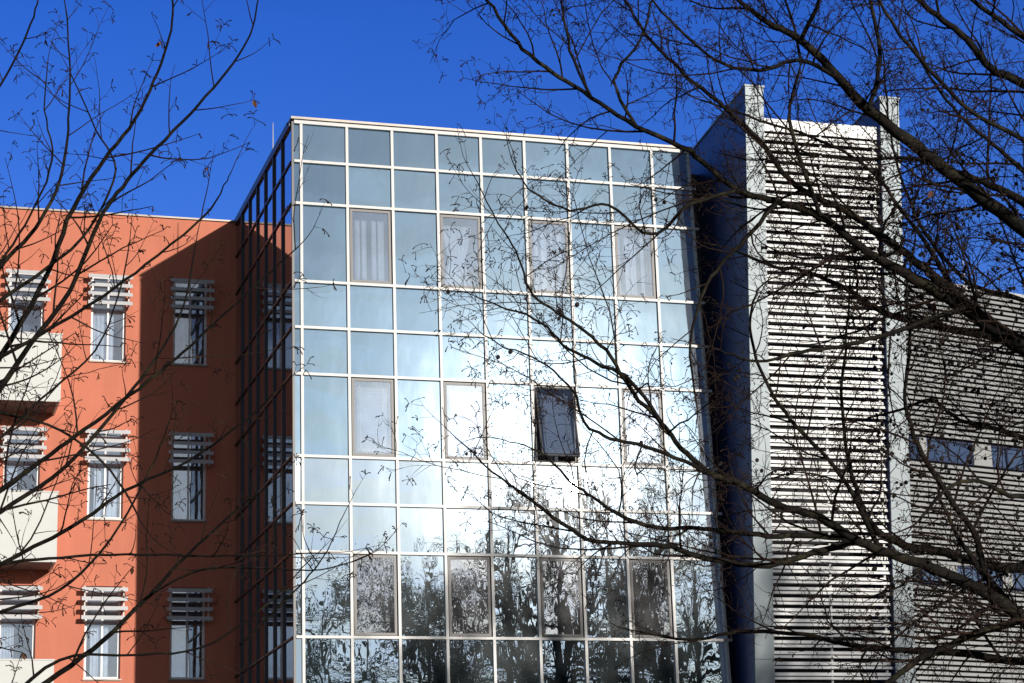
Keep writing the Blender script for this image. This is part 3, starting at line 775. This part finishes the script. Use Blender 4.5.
# ---- left tree
rg = random.Random(77)
lb = at(-420, 500, 7.5); base_l = Vector((lb.x, lb.y, 0))
TL = thing('bare_sapling_tree', tuple(base_l), 'slender leafless maple with thin upswept branches and seed stalks at the left edge', 'tree')
tp = [trunk_at(z, base_l) for z in (0, 0.4, 1.2, 2.4, 3.4, 4.6)]
MB().tube(*smooth(tp, [0.17, 0.13, 0.11, 0.09, 0.07, 0.04], 5, 0.005, rg), 12).build('trunk', M['bark'], TL, True)
tw, cn, tf = MB(), MB(), MB()
par = dict(wig=0.07, up=0.06, curve=0.35, gap={1: 0.085, 2: 0.06}, ratio=(0.22, 0.5), maxlvl=3, s=0.75, bud=0.8, tl=(0.010, 0.024), droop=0.7, tuft=lambda p: 0.75, cone=lambda p: 0.0)
T = Tree(rg, tw, cn, tf, par)
LL = [
 ([(-200,560,14),(-60,440,10),(0,357,7.5),(47,275,6.5),(73,209,6),(104,160,5),(135,120,4.4),(158,72,3.6),(171,30,2.8),(173,-5,2.2)], 7.2, 7.0, .17),
 ([(-200,600,14),(-40,440,9),(30,345,6.5),(70,290,6),(98,222,5.5),(122,187,5),(150,155,4.4),(190,114,3.6),(228,70,2.6),(250,35,2),(258,0,1.5)], 6.8, 6.6, .17),
 ([(-200,420,12),(-60,330,8),(0,266,5.5),(36,227,4.8),(60,180,4),(68,130,3.2),(70,70,2.4),(66,10,1.6)], 7.6, 7.9, .17),
 ([(-160,420,10),(-50,330,6.5),(0,300,5),(55,262,4),(90,228,3.4),(115,170,2.4),(96,130,1.8),(70,72,1.2)], 7.0, 7.2, .17),
 ([(-200,460,10),(-60,390,6),(0,358,5),(88,306,4),(146,264,3.3),(205,216,2.4),(222,190,1.6),(232,170,1)], 6.4, 6.2, .2),
 ([(-200,640,13),(-40,520,8),(40,462,5.5),(84,430,5),(139,388,4.2),(175,359,3.6),(219,319,2.8),(263,279,2),(300,245,1.2)], 6.6, 6.3, .19),
 ([(-200,600,9),(-60,572,5.5),(0,564,4.5),(62,557,3.8),(141,554,3),(210,556,2.3),(270,555,1.6),(330,552,1.2)], 6.5, 6.2, .22),
 ([(-200,680,13),(-60,600,7),(0,565,5.5),(83,520,4.8),(124,491,4),(186,462,3.2),(240,425,2.4),(275,392,1.6)], 6.9, 6.6, .2),
 ([(-200,640,12),(-60,550,8),(0,512,6),(66,466,5),(124,400,4.2),(165,345,3),(185,300,2.2),(195,250,1.6)], 7.4, 7.6, .19),
 ([(-150,800,14),(-30,725,9),(46,683,7),(103,640,6),(150,595,5),(180,562,4),(225,520,3),(262,490,2)], 7.1, 6.8, .18),
 ([(-160,330,9),(-40,300,5),(0,262,3.6),(30,215,2.8),(52,160,2.2),(45,110,1.6),(48,60,1.1)], 6.9, 6.8, .18),
 ([(-120,180,6),(-30,120,3.6),(0,85,3),(28,32,2.2),(38,0,1.6)], 7.0, 6.9, .18),
 ([(-160,420,8),(-40,400,4.6),(0,412,4),(60,430,3.4),(110,470,2.6),(140,520,2)], 6.6, 6.5, .2),
 ([(-160,800,10),(-20,720,6),(60,660,4),(130,655,3.2),(200,648,2.4),(260,610,1.8),(310,560,1.1)], 6.4, 6.2, .22),
 ([(-100,500,6),(-20,455,4),(40,400,3),(95,350,2.4),(120,290,1.8),(130,240,1.2)], 7.8, 7.9, .19),
 ([(-100,650,7),(0,612,4.4),(60,590,3.6),(110,540,3),(150,470,2.2),(170,420,1.5)], 7.8, 7.6, .19),
 ([(150,595,3),(200,570,2.5),(260,568,2),(320,570,1.6),(365,556,1.1)], 6.9, 6.6, .3),
 ([(240,645,2.6),(275,610,2.2),(310,575,1.7),(330,545,1.3),(342,518,1)], 6.4, 6.3, .4),
]
for spec, d0, d1, sp in LL:
    P, R_ = px_limb(spec, d0, d1); R_ = [q*(0.8 if q > 0.004 else 0.95) for q in R_]
    if spec[0][0] <= -100:
        z_ = min(max(P[0].z-0.35, 0.9), 4.4)
        P = [trunk_at(z_, base_l)] + P; R_ = [R_[0]*1.1] + R_
    limb_with_shoots(T, TL, P, R_, sp*0.72, (0.20, 0.66), 0.0012, 8, 0.10)
print('left shoots', T.n)
tw.build('twigs', M['twig'], TL)
o = tf.build('seed_tufts', M['twig'], TL); o['kind'] = 'stuff'
for x, y in ((45,42),(176,42),(208,55),(50,157),(208,165),(250,100),(142,575),(30,650)): dead_leaf(x, y, 6.7, TL, 0.014)

# ---- trees standing in the park behind and beside the camera; the glass wall mirrors them
def park_tree(x, y, H, seed, label, leafy=False, spread=0.34, ivy=False):
    rg = random.Random(seed); base = Vector((x, y, 0))
    t = thing('park_tree', tuple(base), label, 'tree', 'park trees mirrored in the glass wall')
    tk = MB(); lm = MB(); lf = MB()
    hb = H*0.28; r0_ = H*(0.017 if leafy else 0.019)
    P = [base + Vector((rg.gauss(0,.06), rg.gauss(0,.06), H*k)) for k in (0, .02, .12, .28, .45, .62, .8, .95)]
    tk.tube(*smooth(P, [r0_*1.5, r0_*1.15, r0_, r0_*.9, r0_*.7, r0_*.5, r0_*.28, r0_*.08], 4, 0.03, rg), 10)
    def br(p, d, L, r, lvl):
        n = 5; pts=[p.copy()]; rad=[r]; cur=p.copy(); dd=d.copy()
        for i in range(n):
            dd = (dd + Vector((rg.gauss(0,.16), rg.gauss(0,.16), rg.gauss(0,.12)+0.07))).normalized()
            cur = cur + dd*L/n; pts.append(cur.copy()); rad.append(max(r*(1-(i+1)/n*.7), 0.008))
        lm.tube(pts, rad, 5 if lvl < 2 else 3, cap=False)
        if leafy and lvl >= 2:
            for _ in range(5 if lvl == 2 else 2):
                c = pts[rg.randint(1, n)] + Vector((rg.gauss(0,.28), rg.gauss(0,.28), rg.gauss(0,.25)))
                a = Vector((rg.gauss(0,1), rg.gauss(0,1), rg.gauss(0,1))).normalized(); b_ = rperp(a, rg); s_ = rg.uniform(.03, .07)
                lf.quad(c-a*s_, c+b_*s_*.6, c+a*s_, c-b_*s_*.6)
        if lvl >= 4: return
        k = {0: 8, 1: 8, 2: 6, 3: 4}[lvl]
        for i in range(k):
            u = .22+.76*(i+rg.random())/k; f = u*n; a = min(int(f), n-1); q = pts[a].lerp(pts[a+1], f-a); tt = (pts[a+1]-pts[a]).normalized()
            ang = math.radians(rg.uniform(28, 62)); nd = tt*math.cos(ang)+rperp(tt, rg)*math.sin(ang)
            br(q, nd.normalized(), L*rg.uniform(.38, .62)*(1.1-.4*u), max(rad[a]*.6, 0.007), lvl+1)
    nl = 13
    for i in range(nl):
        u = i/nl; z = H*(.22+.68*u); a = rg.uniform(0, 6.28); el = math.radians(rg.uniform(20, 45)+30*u)
        d = Vector((math.cos(a)*math.cos(el), math.sin(a)*math.cos(el), math.sin(el)))
        br(Vector((base.x, base.y, z)), d, H*spread*(1.05-.65*u)*rg.uniform(.8,1.15), r0_*.62*(1.1-.8*u), 1)
    tk.build('trunk', M['bark_far'], t, True)
    lm.build('crown', M['bark_far'], t)
    if leafy: lf.build('foliage', M['leaf_green'], t)
def mirror_pos(px, Y):       # ground point mirrored at picture column px for a tree standing at depth Y
    d = ROT @ Vector((px-512.0, 341.5-600, -F_PX)); t = (0-EYE.y)/d.y; h = EYE + d*t
    return h.x + d.x/d.y*(-Y)
PT = [ (322, -46, 15.4, True, 'leafy ivy clad tree in the park, mirrored at the left of the glass wall'),
       (392, -44, 15.6, True, 'broad evergreen tree in the park, mirrored below the second window column'),
       (455, -50, 16.0, True, 'tall evergreen tree in the park next to the broad evergreen'),
       (500, -42, 15.6, False, 'bare tree in the park next to the tall evergreen'),
       (560, -38, 17.2, False, 'tallest bare park tree, its dark trunk mirrored under the open window'),
       (612, -46, 17.8, False, 'bare park tree right of the tallest one'),
       (655, -40, 16.2, False, 'bare park tree mirrored near the right end of the glass wall'),
       (705, -45, 15.2, False, 'bare park tree mirrored at the right end of the glass wall'),
       (770, -42, 14.0, False, 'rightmost bare park tree, mirrored beyond the glass edge'),
       (430, -74, 19.0, False, 'bare tree in the back row of the park, left one'),
       (530, -76, 20.0, False, 'bare tree in the back row of the park, middle one'),
       (640, -70, 19.5, True, 'evergreen tree in the back row of the park, right one') ]
for i, (px, Y, H, lf_, lab) in enumerate(PT):
    park_tree(mirror_pos(px, Y), Y, H*(1.03 if lf_ else (1.15 if px < 720 else 0.95)), 100+i, lab, lf_)

for o in bpy.data.objects:
    if '_w' in o: del o['_w']
